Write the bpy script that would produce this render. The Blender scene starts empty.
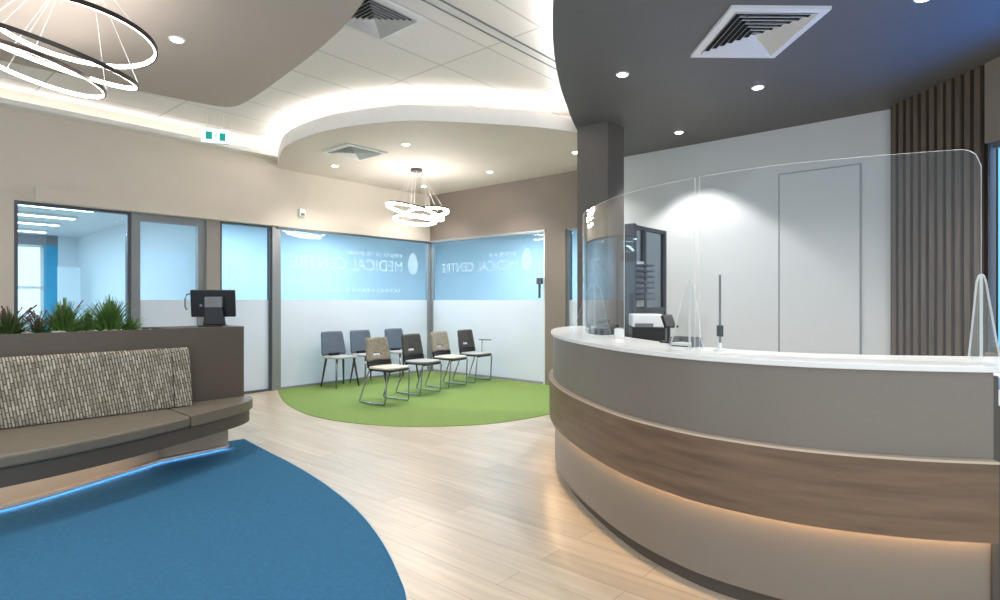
import bpy, bmesh, math, random
from mathutils import Vector, Matrix
random.seed(7)
S = bpy.context.scene
COL = S.collection
F, CX, CY, H = 580.0, 500.0, 300.0, 1.33          # focal length in px, principal point, eye height

# ------------------------------------------------------------------ helpers
def lin(c):
    return tuple((v/255/12.92 if v/255 <= .04045 else ((v/255+.055)/1.055)**2.4) for v in c) + (1.0,)

C0 = Vector((-1.31, 10.86))                        # the glazed corner of the waiting area
A = Vector((.7567, -.6538))                        # along the right-hand wall
B = Vector((-.6538, -.7567))                       # along the left-hand wall
def P(s, t): return C0 + A*s + B*t
def t_of(x):                                       # image column -> distance along the left wall
    r = (x-CX)/F; return (C0.x - r*C0.y)/(-B.x + B.y*r)
def s_of(x, t=0.0):
    r = (x-CX)/F; o = C0 + B*t
    return (r*o.y - o.x)/(A.x - A.y*r)
def UV(u, v): return Vector((.6538*u-.7567*v, .7567*u+.6538*v))

def new_mat(name):
    m = bpy.data.materials.new(name); m.use_nodes = True
    nt = m.node_tree; nt.nodes.clear()
    out = nt.nodes.new('ShaderNodeOutputMaterial')
    return m, nt, out

def mat(name, rgb, rough=.5, metal=0.0, var=.06, scale=6.0, stretch=(1, 1, 1), bump=0.0, spec=.5, coat=0.0, rgb2=None):
    m, nt, out = new_mat(name)
    p = nt.nodes.new('ShaderNodeBsdfPrincipled')
    p.inputs['Roughness'].default_value = rough; p.inputs['Metallic'].default_value = metal
    p.inputs['Specular IOR Level'].default_value = spec; p.inputs['Coat Weight'].default_value = coat
    tc = nt.nodes.new('ShaderNodeTexCoord'); mp = nt.nodes.new('ShaderNodeMapping')
    mp.inputs['Scale'].default_value = stretch
    nz = nt.nodes.new('ShaderNodeTexNoise'); nz.inputs['Scale'].default_value = scale; nz.inputs['Detail'].default_value = 4
    nt.links.new(tc.outputs['Object'], mp.inputs['Vector']); nt.links.new(mp.outputs['Vector'], nz.inputs['Vector'])
    rp = nt.nodes.new('ShaderNodeValToRGB')
    c = lin(rgb)
    rp.color_ramp.elements[0].position = .3; rp.color_ramp.elements[1].position = .7
    if rgb2:
        rp.color_ramp.elements[0].color = lin(rgb2); rp.color_ramp.elements[1].color = c
    else:
        rp.color_ramp.elements[0].color = tuple(v*(1-var) for v in c[:3])+(1,)
        rp.color_ramp.elements[1].color = tuple(min(1, v*(1+var)) for v in c[:3])+(1,)
    nt.links.new(nz.outputs['Fac'], rp.inputs['Fac']); nt.links.new(rp.outputs['Color'], p.inputs['Base Color'])
    if bump:
        b = nt.nodes.new('ShaderNodeBump'); b.inputs['Strength'].default_value = bump; b.inputs['Distance'].default_value = .01
        nt.links.new(nz.outputs['Fac'], b.inputs['Height']); nt.links.new(b.outputs['Normal'], p.inputs['Normal'])
    nt.links.new(p.outputs['BSDF'], out.inputs['Surface'])
    return m

def emit(name, rgb, strength):
    m, nt, out = new_mat(name)
    e = nt.nodes.new('ShaderNodeEmission'); e.inputs['Color'].default_value = lin(rgb); e.inputs['Strength'].default_value = strength
    nt.links.new(e.outputs['Emission'], out.inputs['Surface'])
    return m

def thin_glass(name, tint, ior=1.45, rough=.0):
    m, nt, out = new_mat(name)
    f0 = ((ior-1)/(ior+1))**2                       # Schlick, the same from both faces of the sheet
    lw = nt.nodes.new('ShaderNodeLayerWeight'); lw.inputs['Blend'].default_value = .5
    pw = nt.nodes.new('ShaderNodeMath'); pw.operation = 'POWER'; pw.inputs[1].default_value = 5
    fr = nt.nodes.new('ShaderNodeMapRange'); fr.inputs['To Min'].default_value = f0
    nt.links.new(lw.outputs['Facing'], pw.inputs[0]); nt.links.new(pw.outputs[0], fr.inputs['Value'])
    tr = nt.nodes.new('ShaderNodeBsdfTransparent'); tr.inputs['Color'].default_value = tint+(1,)
    gl = nt.nodes.new('ShaderNodeBsdfGlossy'); gl.inputs['Roughness'].default_value = rough; gl.inputs['Color'].default_value = (1, 1, 1, 1)
    mx = nt.nodes.new('ShaderNodeMixShader')
    nt.links.new(fr.outputs['Result'], mx.inputs['Fac']); nt.links.new(tr.outputs['BSDF'], mx.inputs[1]); nt.links.new(gl.outputs['BSDF'], mx.inputs[2])
    nt.links.new(mx.outputs['Shader'], out.inputs['Surface'])
    return m

def film_mat(name, rgb, trans=.45, clear=0.0):
    m, nt, out = new_mat(name)
    d = nt.nodes.new('ShaderNodeBsdfDiffuse'); d.inputs['Color'].default_value = lin(rgb)
    t = nt.nodes.new('ShaderNodeBsdfTranslucent'); t.inputs['Color'].default_value = lin(rgb)
    mx = nt.nodes.new('ShaderNodeMixShader'); mx.inputs['Fac'].default_value = trans
    nt.links.new(d.outputs['BSDF'], mx.inputs[1]); nt.links.new(t.outputs['BSDF'], mx.inputs[2])
    last = mx
    if clear:
        tr = nt.nodes.new('ShaderNodeBsdfTransparent'); m2 = nt.nodes.new('ShaderNodeMixShader'); m2.inputs['Fac'].default_value = clear
        nt.links.new(mx.outputs['Shader'], m2.inputs[1]); nt.links.new(tr.outputs['BSDF'], m2.inputs[2]); last = m2
    nt.links.new(last.outputs['Shader'], out.inputs['Surface'])
    return m

def brick_mat(name, c1, c2, mortar, bw, rh, ms, rot=0.0, loc=(0, 0, 0), rough=.4, offset=.5, grain=0.0, bias=0.0, grain_scale=(2, 30, 1), coord='Object', bumpy=0.0, spec=.5, smooth=.1, swap=False):
    m, nt, out = new_mat(name)
    p = nt.nodes.new('ShaderNodeBsdfPrincipled'); p.inputs['Roughness'].default_value = rough; p.inputs['Specular IOR Level'].default_value = spec
    tc = nt.nodes.new('ShaderNodeTexCoord'); mp = nt.nodes.new('ShaderNodeMapping')
    vec = tc.outputs[coord]
    if swap:                                        # texture x = height, texture y = length along the cushion
        sx = nt.nodes.new('ShaderNodeSeparateXYZ'); cb = nt.nodes.new('ShaderNodeCombineXYZ')
        nt.links.new(vec, sx.inputs[0]); nt.links.new(sx.outputs['Z'], cb.inputs['X']); nt.links.new(sx.outputs['X'], cb.inputs['Y'])
        vec = cb.outputs[0]
    mp.inputs['Rotation'].default_value = (0, 0, rot); mp.inputs['Location'].default_value = loc
    br = nt.nodes.new('ShaderNodeTexBrick')
    br.offset = offset; br.squash = 1
    br.inputs['Scale'].default_value = 1; br.inputs['Brick Width'].default_value = bw; br.inputs['Row Height'].default_value = rh
    br.inputs['Mortar Size'].default_value = ms; br.inputs['Mortar Smooth'].default_value = smooth; br.inputs['Bias'].default_value = bias
    br.inputs['Color1'].default_value = lin(c1); br.inputs['Color2'].default_value = lin(c2); br.inputs['Mortar'].default_value = lin(mortar)
    nt.links.new(vec, mp.inputs['Vector']); nt.links.new(mp.outputs['Vector'], br.inputs['Vector'])
    col = br.outputs['Color']
    if grain:
        m2 = nt.nodes.new('ShaderNodeMapping'); m2.inputs['Scale'].default_value = grain_scale
        nt.links.new(mp.outputs['Vector'], m2.inputs['Vector'])
        nz = nt.nodes.new('ShaderNodeTexNoise'); nz.inputs['Scale'].default_value = 1.0; nz.inputs['Detail'].default_value = 5; nz.inputs['Distortion'].default_value = .4
        nt.links.new(m2.outputs['Vector'], nz.inputs['Vector'])
        rr = nt.nodes.new('ShaderNodeMapRange'); rr.inputs['From Min'].default_value = .3; rr.inputs['From Max'].default_value = .7
        rr.inputs['To Min'].default_value = 1-grain; rr.inputs['To Max'].default_value = 1+grain*.35
        nt.links.new(nz.outputs['Fac'], rr.inputs['Value'])
        mm = nt.nodes.new('ShaderNodeMix'); mm.data_type = 'RGBA'; mm.blend_type = 'MULTIPLY'; mm.inputs['Factor'].default_value = 1
        nt.links.new(col, mm.inputs['A']); nt.links.new(rr.outputs['Result'], mm.inputs['B']); col = mm.outputs['Result']
    nt.links.new(col, p.inputs['Base Color'])
    if bumpy:
        b = nt.nodes.new('ShaderNodeBump'); b.inputs['Strength'].default_value = bumpy; b.inputs['Distance'].default_value = .01; b.invert = True
        nt.links.new(br.outputs['Fac'], b.inputs['Height']); nt.links.new(b.outputs['Normal'], p.inputs['Normal'])
    nt.links.new(p.outputs['BSDF'], out.inputs['Surface'])
    return m

# ---- object plumbing
def thing(name, label, cat, loc=(0, 0, 0), rotz=0.0, group=None, kind=None):
    o = bpy.data.objects.new(name, None); COL.objects.link(o)
    o.empty_display_size = .1
    o.location = loc; o.rotation_euler = (0, 0, rotz)
    if label: o['label'] = label
    if cat: o['category'] = cat
    if group: o['group'] = group
    if kind: o['kind'] = kind
    return o
def root(name, loc=(0, 0, 0), rotz=0.0): return thing(name, None, None, loc, rotz, None, 'structure')

def obj(name, bm, m, parent=None, smooth=False, world=False, label=None, bevel=0.0, subsurf=0, solid=0.0):
    """world=True: the mesh was written in world coordinates, bring it into its parent's frame"""
    if world and parent is not None:
        chain, q = [], parent
        while q is not None:
            chain.append(Matrix.Translation(q.location) @ q.rotation_euler.to_matrix().to_4x4()); q = q.parent
        M = Matrix.Identity(4)
        for k in reversed(chain): M = M @ k
        bmesh.ops.transform(bm, matrix=M.inverted(), verts=bm.verts)
    bmesh.ops.recalc_face_normals(bm, faces=bm.faces)
    me = bpy.data.meshes.new(name); bm.to_mesh(me); bm.free()
    for k in (m if isinstance(m, (list, tuple)) else [m]): me.materials.append(k)
    o = bpy.data.objects.new(name, me); COL.objects.link(o)
    if smooth:
        for p in me.polygons: p.use_smooth = True
    if parent is not None: o.parent = parent
    if label: o['label'] = label
    if solid:
        md = o.modifiers.new('solid', 'SOLIDIFY'); md.thickness = solid; md.offset = 0
    if bevel:
        md = o.modifiers.new('bevel', 'BEVEL'); md.width = bevel; md.segments = 3; md.limit_method = 'ANGLE'
    if subsurf:
        md = o.modifiers.new('sub', 'SUBSURF'); md.levels = subsurf; md.render_levels = subsurf
    return o
def struct(name, bm, m, **k):
    o = obj(name, bm, m, **k); o['kind'] = 'structure'; return o
def solo(o, label, cat, group=None):
    o['label'] = label; o['category'] = cat
    if group: o['group'] = group
    return o
def copy_tree(o, parent=None):
    c = o.copy(); COL.objects.link(c)
    if parent is not None: c.parent = parent
    for ch in list(o.children): copy_tree(ch, c)
    return c

# ---- shapes
def BM(): return bmesh.new()
def box(bm, x0, x1, y0, y1, z0, z1, mi=0):
    v = [bm.verts.new(p) for p in ((x0, y0, z0), (x1, y0, z0), (x1, y1, z0), (x0, y1, z0), (x0, y0, z1), (x1, y0, z1), (x1, y1, z1), (x0, y1, z1))]
    for f in ((0, 3, 2, 1), (4, 5, 6, 7), (0, 1, 5, 4), (1, 2, 6, 5), (2, 3, 7, 6), (3, 0, 4, 7)):
        bm.faces.new([v[i] for i in f]).material_index = mi
    return bm
def bx(*a): return box(BM(), *a)
def quadbox(bm, pts, z0, z1, mi=0):
    n = len(pts)
    lo = [bm.verts.new((p[0], p[1], z0)) for p in pts]; hi = [bm.verts.new((p[0], p[1], z1)) for p in pts]
    bm.faces.new(lo[::-1]).material_index = mi; bm.faces.new(hi).material_index = mi
    for i in range(n):
        j = (i+1) % n; bm.faces.new((lo[i], lo[j], hi[j], hi[i])).material_index = mi
    return bm
def wbox(s0, s1, t0, t1, z0, z1, bm=None):          # a box aligned with the glazed corner's walls (world coords)
    return quadbox(bm or BM(), [P(s0, t0), P(s1, t0), P(s1, t1), P(s0, t1)], z0, z1)
def prism(pts, z0, z1, side_mi=0):
    bm = BM(); quadbox(bm, pts, z0, z1)
    if side_mi:
        for f in bm.faces:
            f.normal_update()
            if abs(f.normal.z) < .5: f.material_index = side_mi
    return bm
def tube(bm, pts, r, n=8, closed=False):
    pts = [Vector(p) for p in pts]; m = len(pts); rings = []
    up = Vector((0, 0, 1))
    for i, p in enumerate(pts):
        if closed: d = pts[(i+1) % m]-pts[i-1]
        else: d = pts[min(i+1, m-1)]-pts[max(i-1, 0)]
        d.normalize()
        a = d.cross(up if abs(d.z) < .9 else Vector((1, 0, 0))).normalized(); b = d.cross(a)
        rr = r[i] if isinstance(r, (list, tuple)) else r
        rings.append([bm.verts.new(p+a*(rr*math.cos(2*math.pi*k/n))+b*(rr*math.sin(2*math.pi*k/n))) for k in range(n)])
    for i in range(m if closed else m-1):
        q, w = rings[i], rings[(i+1) % m]
        for k in range(n): bm.faces.new((q[k], q[(k+1) % n], w[(k+1) % n], w[k]))
    if not closed:
        bm.faces.new(rings[0][::-1]); bm.faces.new(rings[-1])
    return bm
def lathe(bm, prof, n=32, c=(0, 0)):
    rings = []
    for r, z in prof:
        rings.append([bm.verts.new((c[0]+r*math.cos(2*math.pi*k/n), c[1]+r*math.sin(2*math.pi*k/n), z)) for k in range(n)])
    for q, w in zip(rings, rings[1:]):
        for k in range(n): bm.faces.new((q[k], q[(k+1) % n], w[(k+1) % n], w[k]))
    bm.faces.new(rings[0][::-1]); bm.faces.new(rings[-1])
    return bm
def spline(pts, n=10):
    pts = [Vector(p) for p in pts]; out = []
    ext = [pts[0]*2-pts[1]]+pts+[pts[-1]*2-pts[-2]]
    for i in range(1, len(ext)-2):
        p0, p1, p2, p3 = ext[i-1:i+3]
        for k in range(n):
            t = k/n
            out.append(.5*((2*p1)+(p2-p0)*t+(2*p0-5*p1+4*p2-p3)*t*t+(3*p1-p0-3*p2+p3)*t**3))
    out.append(pts[-1]); return out
def relax(pts, it=6):
    pts = [Vector(p) for p in pts]
    for _ in range(it):
        pts = [pts[0]]+[(pts[i-1]+pts[i]*2+pts[i+1])/4 for i in range(1, len(pts)-1)]+[pts[-1]]
    return pts
def normals(path):                                  # left-hand normals
    out = []
    for i in range(len(path)):
        d = (Vector(path[min(i+1, len(path)-1)])-Vector(path[max(i-1, 0)])).normalized()
        out.append(Vector((-d.y, d.x)))
    return out
def offset(path, o): return [Vector(p)+n*o for p, n in zip(path, normals(path))]
def sweep(path, prof, bm=None, mi=0):               # prof: closed list of (offset to the left of travel, z)
    bm = bm or BM(); rings = []
    for p, n in zip(path, normals(path)):
        rings.append([bm.verts.new((p[0]+n.x*o, p[1]+n.y*o, z)) for o, z in prof])
    k = len(prof)
    for q, w in zip(rings, rings[1:]):
        for j in range(k): bm.faces.new((q[j], q[(j+1) % k], w[(j+1) % k], w[j])).material_index = mi
    bm.faces.new(rings[0][::-1]).material_index = mi; bm.faces.new(rings[-1]).material_index = mi
    return bm
def rect(o0, o1, z0, z1): return [(o0, z0), (o1, z0), (o1, z1), (o0, z1)]
def text_bm(s, w, h):                               # letters as flat mesh, origin at the lower left, width w, cap height h
    cu = bpy.data.curves.new('lettering', 'FONT'); cu.body = s; cu.size = 1
    o = bpy.data.objects.new('lettering', cu); COL.objects.link(o)
    dg = bpy.context.evaluated_depsgraph_get(); me = o.evaluated_get(dg).to_mesh()
    bm = BM(); bm.from_mesh(me); o.evaluated_get(dg).to_mesh_clear()
    bpy.data.objects.remove(o); bpy.data.curves.remove(cu)
    xs = [v.co.x for v in bm.verts]; ys = [v.co.y for v in bm.verts]
    for v in bm.verts: v.co = Vector(((v.co.x-min(xs))/(max(xs)-min(xs))*w, (v.co.y-min(ys))/(max(ys)-min(ys))*h, 0))
    return bm
def unproj(x, y, z):
    k = (z-H)*F/(CY-y); return Vector(((x-CX)/F*k, k, z))

# ------------------------------------------------------------------ materials
M = {}
M['tile'] = brick_mat('ceiling_tiles', (242, 238, 236), (239, 235, 233), (208, 206, 206), 1.2, .6, .010, rot=-math.atan2(.7567, .6538), loc=(1.2*4-3.87, .6*7-3.5, 0), offset=0, rough=.9, spec=.1)
M['white_paint'] = mat('white_paint', (232, 230, 226), .7, var=.02)
M['greige'] = mat('greige_wall_paint', (216, 205, 191), .75, var=.02, scale=2)
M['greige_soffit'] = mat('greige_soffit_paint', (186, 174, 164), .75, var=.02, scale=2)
M['wait_soffit'] = mat('pale_greige_paint', (216, 204, 194), .75, var=.02, scale=2)
M['taupe'] = mat('taupe_wall_paint', (131, 119, 109), .7, var=.03, scale=2)
M['charcoal'] = mat('charcoal_ceiling_paint', (96, 96, 97), .55, var=.03, scale=2)
M['column'] = mat('charcoal_column_paint', (104, 99, 94), .6, var=.03, scale=2)
M['panel_white'] = mat('satin_white_wall_panel', (206, 209, 211), .35, var=.015, scale=2)
M['wood_floor'] = brick_mat('pale_oak_planks', (206, 189, 166), (190, 173, 150), (164, 145, 124), 1.3, .17, .0022, rot=-math.atan2(A.y, A.x), rough=.32, offset=.37, grain=.16, grain_scale=(1.6, 26, 1))
M['blue_carpet'] = mat('blue_carpet_pile', (52, 100, 132), .95, var=.10, scale=60, bump=.3, spec=.1)
M['green_carpet'] = mat('green_carpet_pile', (124, 147, 84), .95, var=.10, scale=60, bump=.3, spec=.1)
M['edge_metal'] = mat('brushed_edge_trim', (180, 178, 172), .35, metal=.6, var=.03)
M['alu'] = mat('grey_aluminium', (150, 153, 156), .4, metal=.35, var=.03)
M['dark_alu'] = mat('dark_grey_aluminium', (88, 92, 98), .4, metal=.3, var=.03)
M['post'] = mat('greige_post_metal', (165, 158, 150), .45, metal=.2, var=.03)
M['glass'] = thin_glass('cool_light_partition_glass', (.80, .915, .965), 1.28)  # blue tint stands in for the cool light outside
M['acrylic'] = thin_glass('clear_acrylic', (.965, .975, .975), 1.28)
M['acrylic_edge'] = film_mat('acrylic_edge_highlight', (235, 240, 240), .6, .45)  # whitish colour stands in for light caught by the polished edge
M['daylight_glass'] = thin_glass('blue_daylight_glass', (.42, .70, 1.0), 1.3)  # blue of the daylight is put into the pane's tint
M['divider_glass'] = thin_glass('grey_tinted_glass', (.50, .56, .62), 1.6)
M['film'] = film_mat('frosted_white_film', (238, 238, 240), .45)
M['letter'] = film_mat('white_vinyl_letter', (238, 242, 246), .5, .55)
M['letter_faint'] = film_mat('faded_vinyl_letter', (238, 242, 246), .5, .78)
M['desk_panel'] = mat('taupe_desk_laminate', (124, 114, 103), .38, var=.015, scale=2)
M['desk_top'] = mat('white_solid_surface', (236, 233, 228), .25, var=.01)
M['desk_wood'] = mat('brown_oak_band', (124, 98, 75), .42, scale=3.0, stretch=(.8, .8, 9), rgb2=(97, 76, 58), bump=.05)
M['kick'] = mat('dark_kickboard', (78, 70, 62), .5)
M['batten'] = mat('walnut_battens', (102, 88, 75), .45, scale=3, stretch=(12, 12, .6), rgb2=(76, 64, 54))
M['batten_back'] = mat('black_backing', (30, 26, 23), .8)
M['bench_fabric'] = mat('brown_vinyl_seat', (110, 102, 89), .45, var=.05, scale=14)
M['bench_fascia'] = mat('dark_brown_fascia', (82, 73, 64), .5, var=.04)
M['bench_base'] = mat('beige_laminate_base', (198, 178, 156), .5, var=.02)
M['planter'] = mat('dark_taupe_laminate', (90, 80, 70), .5, var=.03, scale=2)
M['cushion'] = brick_mat('dashed_weave_fabric', (194, 187, 171), (146, 138, 122), (80, 73, 63), .075, .019, .0066, rough=.9, offset=.5, swap=True, spec=.15, smooth=1.0, rot=.14, grain=.35, grain_scale=(22, 70, 1), bumpy=.25)
M['black'] = mat('black_plastic', (15, 15, 16), .4, var=.1)
M['grey_plastic'] = mat('mid_grey_plastic', (112, 114, 118), .45)
M['white_plastic'] = mat('white_plastic', (232, 232, 230), .4, var=.01)
M['chrome'] = mat('chrome_tube', (150, 150, 152), .25, metal=1.0, var=.02)
M['chair_beige'] = mat('beige_flecked_back', (168, 159, 143), .7, scale=40, rgb2=(128, 120, 106))
M['chair_char'] = mat('charcoal_flecked_back', (86, 80, 76), .7, scale=40, rgb2=(62, 58, 55))
M['chair_blue'] = mat('slate_blue_back', (86, 97, 112), .6, var=.06, scale=30)
M['seat_cream'] = mat('cream_seat_pad', (216, 208, 194), .7, var=.04, scale=30)
M['seat_grey'] = mat('light_grey_seat_pad', (170, 172, 174), .7, var=.04, scale=30)
M['dark_leg'] = mat('dark_wood_leg', (58, 48, 42), .5)
M['leaf'] = mat('grassy_green_leaf', (106, 144, 64), .55, scale=9, rgb2=(54, 88, 36))
M['leaf_dark'] = mat('deep_green_leaf', (82, 112, 50), .55, scale=9, rgb2=(44, 66, 30))
M['leaf_tip'] = mat('russet_flower_stalk', (126, 100, 88), .7, rgb2=(92, 66, 58))
M['pebble'] = mat('white_pebbles', (214, 208, 200), .7, scale=12, rgb2=(166, 158, 148))
M['vent_white'] = mat('white_vent_metal', (226, 226, 224), .5, var=.01)
M['vent_dark'] = mat('vent_recess_shade', (26, 27, 28), .8)
M['green_sign'] = emit('green_exit_panel', (38, 140, 128), .9)
M['cyan_sign'] = emit('pale_cyan_figure', (105, 195, 222), 1.0)
M['sign_white'] = emit('lit_sign_face', (222, 240, 250), 1.25)
M['led_ring'] = emit('ring_led', (255, 250, 244), 15.0)
M['lamp_lens'] = emit('downlight_lens', (255, 250, 242), 14.0)
M['cove'] = emit('cove_led', (255, 251, 246), 20.0)
M['cove_lounge'] = emit('ledge_cove_led', (255, 251, 246), 5.0)
M['ring_far'] = emit('waiting_ring_led', (255, 250, 244), 26.0)
M['led_warm'] = emit('warm_led_strip', (255, 212, 160), 20.0)
M['led_plinth'] = emit('plinth_led_strip', (255, 236, 214), 7.0)
M['led_cool'] = emit('cool_floor_led', (190, 220, 255), 15.0)
M['tube'] = emit('office_linear_lamp', (225, 242, 255), 6.0)
M['ring_dark'] = mat('dark_bronze_ring', (70, 62, 56), .4, metal=.5)
M['wire'] = mat('pale_cable', (205, 203, 200), .5)
M['office_wall'] = mat('pale_office_paint', (222, 230, 236), .8, var=.02, scale=1)
M['office_teal'] = mat('cyan_office_paint', (70, 168, 206), .8, var=.02)
M['office_grey'] = mat('grey_bulkhead', (140, 140, 146), .8, var=.02)

# ------------------------------------------------------------------ the setting
ZC, ZS, GT = 3.60, 3.28, 2.415                      # tile ceiling, soffit underside, top of the glazing
struct('floor', bx(-14, 8, -3, 20, -.1, 0), M['wood_floor'])
tmax = 9.5
struct('ceiling', quadbox(BM(), [P(-.2, -.2), P(9.5, -.2), P(9.5, 11.5), P(-.2, 11.5)], ZC, ZC+.1), M['tile'])

# left wall above the glazing, pier at its left end, right wall
tpier = t_of(14)
struct('wall_left', wbox(-.16, 0, 0, tmax, GT, ZC), M['greige'])
struct('wall_left_pier', wbox(-.16, 0, tpier, tmax, 0, GT), M['greige'])
s_pier0, s_pier1, s_end = s_of(546), s_of(566.5), 3.9
struct('wall_right', wbox(-.16, s_end, -.16, 0, GT, ZC), M['taupe'])
struct('wall_right_pier', wbox(s_pier0, s_pier1, -.16, .03, 0, GT), M['taupe'])
bmw = wbox(3.62, 7.35, .12, .27, 0, ZC)
struct('wall_reception', bmw, M['panel_white'])

# soffits (dropped ceilings with curved edges)
wait_arc = relax(spline([P(0, t_of(277.5)), (-3.1, 8.12), (-2.78, 7.45), (-2.38, 6.98), (-1.84, 6.58), (-1.2, 6.34), (-.82, 6.31), (-.055, 6.43), (.50, 6.57), (.92, 6.77)], 8), 4)
Apt, Bpt = Vector((.92, 6.77)), P(3.64, 0)
def edged(poly, m_under, m_side, z0=ZS, z1=ZS+.17): return prism(poly, z0, z1, 1), [m_under, m_side]
b, m_ = edged([*wait_arc, Bpt, P(0, 0)], M['wait_soffit'], M['white_paint'])
struct('ceiling_waiting', b, m_)
rec_edge = relax(spline([(3.4, .9), (2.4, 1.25), (1.5, 1.75), (.9, 2.3), (.52, 2.95), (.39, 3.4), (.354, 3.77), (.375, 4.14), (.44, 4.68), (.575, 5.42), (.78, 6.28), (.92, 6.77)], 8), 3)
rec_poly = [*rec_edge, Bpt, P(7.4, 0), (4.6, 5.2), (5.2, .9)]
b, m_ = edged(rec_poly, M['charcoal'], M['charcoal'])
struct('ceiling_reception', b, m_)
lounge_edge = relax(spline([(-6.6, 2.4), (-5.2, 3.6), (-4.06, 4.72), (-3.35, 5.42), (-2.98, 5.74), (-2.72, 5.86), (-2.41, 5.62), (-1.865, 5.03), (-1.4, 4.5), (-.99, 3.95), (-.6, 3.2), (-.4, 2.3), (-.5, 1.2), (-1.0, .2)], 8), 2)
b, m_ = edged([*lounge_edge, (-2.5, -1.0), (-6.5, -1.0)], M['greige_soffit'], M['white_paint'])
struct('ceiling_lounge', b, m_)
# cove lights lying on the soffits, just behind their upstands
def cove(path, side, label):
    o = obj('cove_light_strip', sweep(offset(path, side*.07), rect(-.015, .015, ZS+.172, ZS+.182)), M['cove_lounge'] if 'ledge' in label else M['cove'])
    solo(o, label, 'cove light', 'cove light strips')
cove(wait_arc[2:-1], 1, 'white cove light strip glowing above the curved waiting area soffit')
cove(rec_edge[10:-1], -1, 'white cove light strip above the charcoal reception soffit edge')
struct('trim_7', wbox(0, .16, t_of(279), tmax, 3.40, 3.43, wbox(.15, .16, t_of(279), tmax, 3.43, 3.455)), M['white_paint'])
o = obj('cove_light_strip', wbox(.06, .09, t_of(282), tmax-.1, 3.432, 3.442), M['cove_lounge'])
solo(o, 'white cove light strip on the ledge at the top of the left wall', 'cove light', 'cove light strips')

# column, battens, right-hand window
cb = Vector((.875, 6.57))
cpts = [cb, cb+A*.395, cb+A*.395-B*.356, cb-B*.356]
struct('column', quadbox(BM(), cpts, 0, ZS), M['column'])
sl0, sl1 = Vector((3.925, 5.83)), Vector((3.992, 4.80))
sd = (sl1-sl0).normalized(); sn = Vector((sd.y, -sd.x))      # sn points into the room (-x)
if sn.x > 0: sn = -sn
bm = BM(); quadbox(bm, [sl0-sn*.04-sd*.05, sl1-sn*.04, sl1-sn*.14, sl0-sn*.14-sd*.05], 0, ZS, 1)
L = (sl1-sl0).length; n = 11; pitch = L/n
for i in range(n):
    a = sl0+sd*(i*pitch+.012); c = a+sd*(pitch*.60)
    quadbox(bm, [a, c, c-sn*.04, a-sn*.04], 0, ZS, 0)
struct('wall_battens', bm, [M['batten'], M['batten_back']])
w0, w1 = sl1+sd*.02, sl1+sd*1.6
struct('wall_east_lower', quadbox(BM(), [w0, w1, w1-sn*.14, w0-sn*.14], 0, .9), M['taupe'])
struct('wall_east_upper', quadbox(BM(), [w0, w1, w1-sn*.14, w0-sn*.14], 2.62, ZS), M['taupe'])
struct('wall_east', quadbox(BM(), [w1, w1+sd*2.0, w1+sd*2.0-sn*.14, w1-sn*.14], 0, ZC), M['taupe'])
wn = root('window_6', (w0.x, w0.y, .9))
fb = BM()
for a0, a1, z0, z1 in ((0, .02, .9, 2.62), (1.53, 1.58, .9, 2.62), (.05, 1.53, .9, .95), (.05, 1.53, 2.57, 2.62), (.76, .80, .95, 2.57)):
    quadbox(fb, [w0+sd*a0-sn*.03, w0+sd*a1-sn*.03, w0+sd*a1-sn*.08, w0+sd*a0-sn*.08], z0, z1)
obj('frame', fb, M['dark_alu'], wn, world=True)
obj('pane', quadbox(BM(), [w0+sd*.05-sn*.07, w0+sd*1.53-sn*.07, w0+sd*1.53-sn*.076, w0+sd*.05-sn*.076], .95, 2.57), M['daylight_glass'], wn, world=True)

# flush panel outlined by thin joints in the white reception wall
ds0, ds1 = s_of(779, .27), s_of(861, .27)
dr = root('flush_panel', (*P(ds0, .27), 0))
obj('leaf', wbox(ds0+.012, ds1-.012, .272, .282, .02, 2.75), M['panel_white'], dr, world=True)
fb = BM()
wbox(ds0-.006, ds0+.006, .271, .278, 0, 2.76, fb); wbox(ds1-.006, ds1+.006, .271, .278, 0, 2.76, fb); wbox(ds0, ds1, .271, .278, 2.755, 2.767, fb)
obj('frame', fb, M['alu'], dr, world=True)

# ------------------------------------------------------------------ glazed partition
def glazing_left(name, xa, xb, film=True, frame=M['alu'], fw=.05, top=GT, bot=.0, film_top=H):
    """one framed bay of the left-hand glass wall between two image columns"""
    ta, tb = t_of(xa), t_of(xb)                     # ta > tb
    r = root(name, (*P(-.05, (ta+tb)/2), 0))
    fb = BM()
    wbox(-.09, -.01, tb, tb+fw, 0, top, fb); wbox(-.09, -.01, ta-fw, ta, 0, top, fb)
    wbox(-.09, -.01, tb+fw, ta-fw, top-fw, top, fb); wbox(-.09, -.01, tb+fw, ta-fw, 0, bot+.03, fb)
    obj('frame', fb, frame, r, world=True)
    obj('pane', wbox(-.056, -.05, tb+fw, ta-fw, bot+.03, top-fw), M['glass'], r, world=True)
    if film: obj('frosted_film', wbox(-.048, -.046, tb+fw, ta-fw, bot+.03, film_top), M['film'], r, world=True, label='frosted white film on the lower half of the glass')
    return r
glazing_left('window_1', 14, 131, film=False, frame=M['dark_alu'], fw=.035)
glazing_left('door_1', 131.5, 206, frame=M['alu'], fw=.10)
struct('trim_1', wbox(-.10, .02, t_of(219.5), t_of(206), 0, GT), M['post'])
glazing_left('door_2', 220, 272, frame=M['dark_alu'], fw=.03)
struct('trim_2', wbox(-.10, .01, t_of(280), t_of(272), 0, GT), M['alu'])
w2 = glazing_left('window_2', 280, 429.5, frame=M['alu'], fw=.02)
struct('trim_3', wbox(-.10, .012, -.10, .02, 0, GT), M['alu'])
hd = struct('trim_4', wbox(.0, .13, t_of(276), t_of(33), GT-.005, GT+.16), M['greige'])
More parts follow.
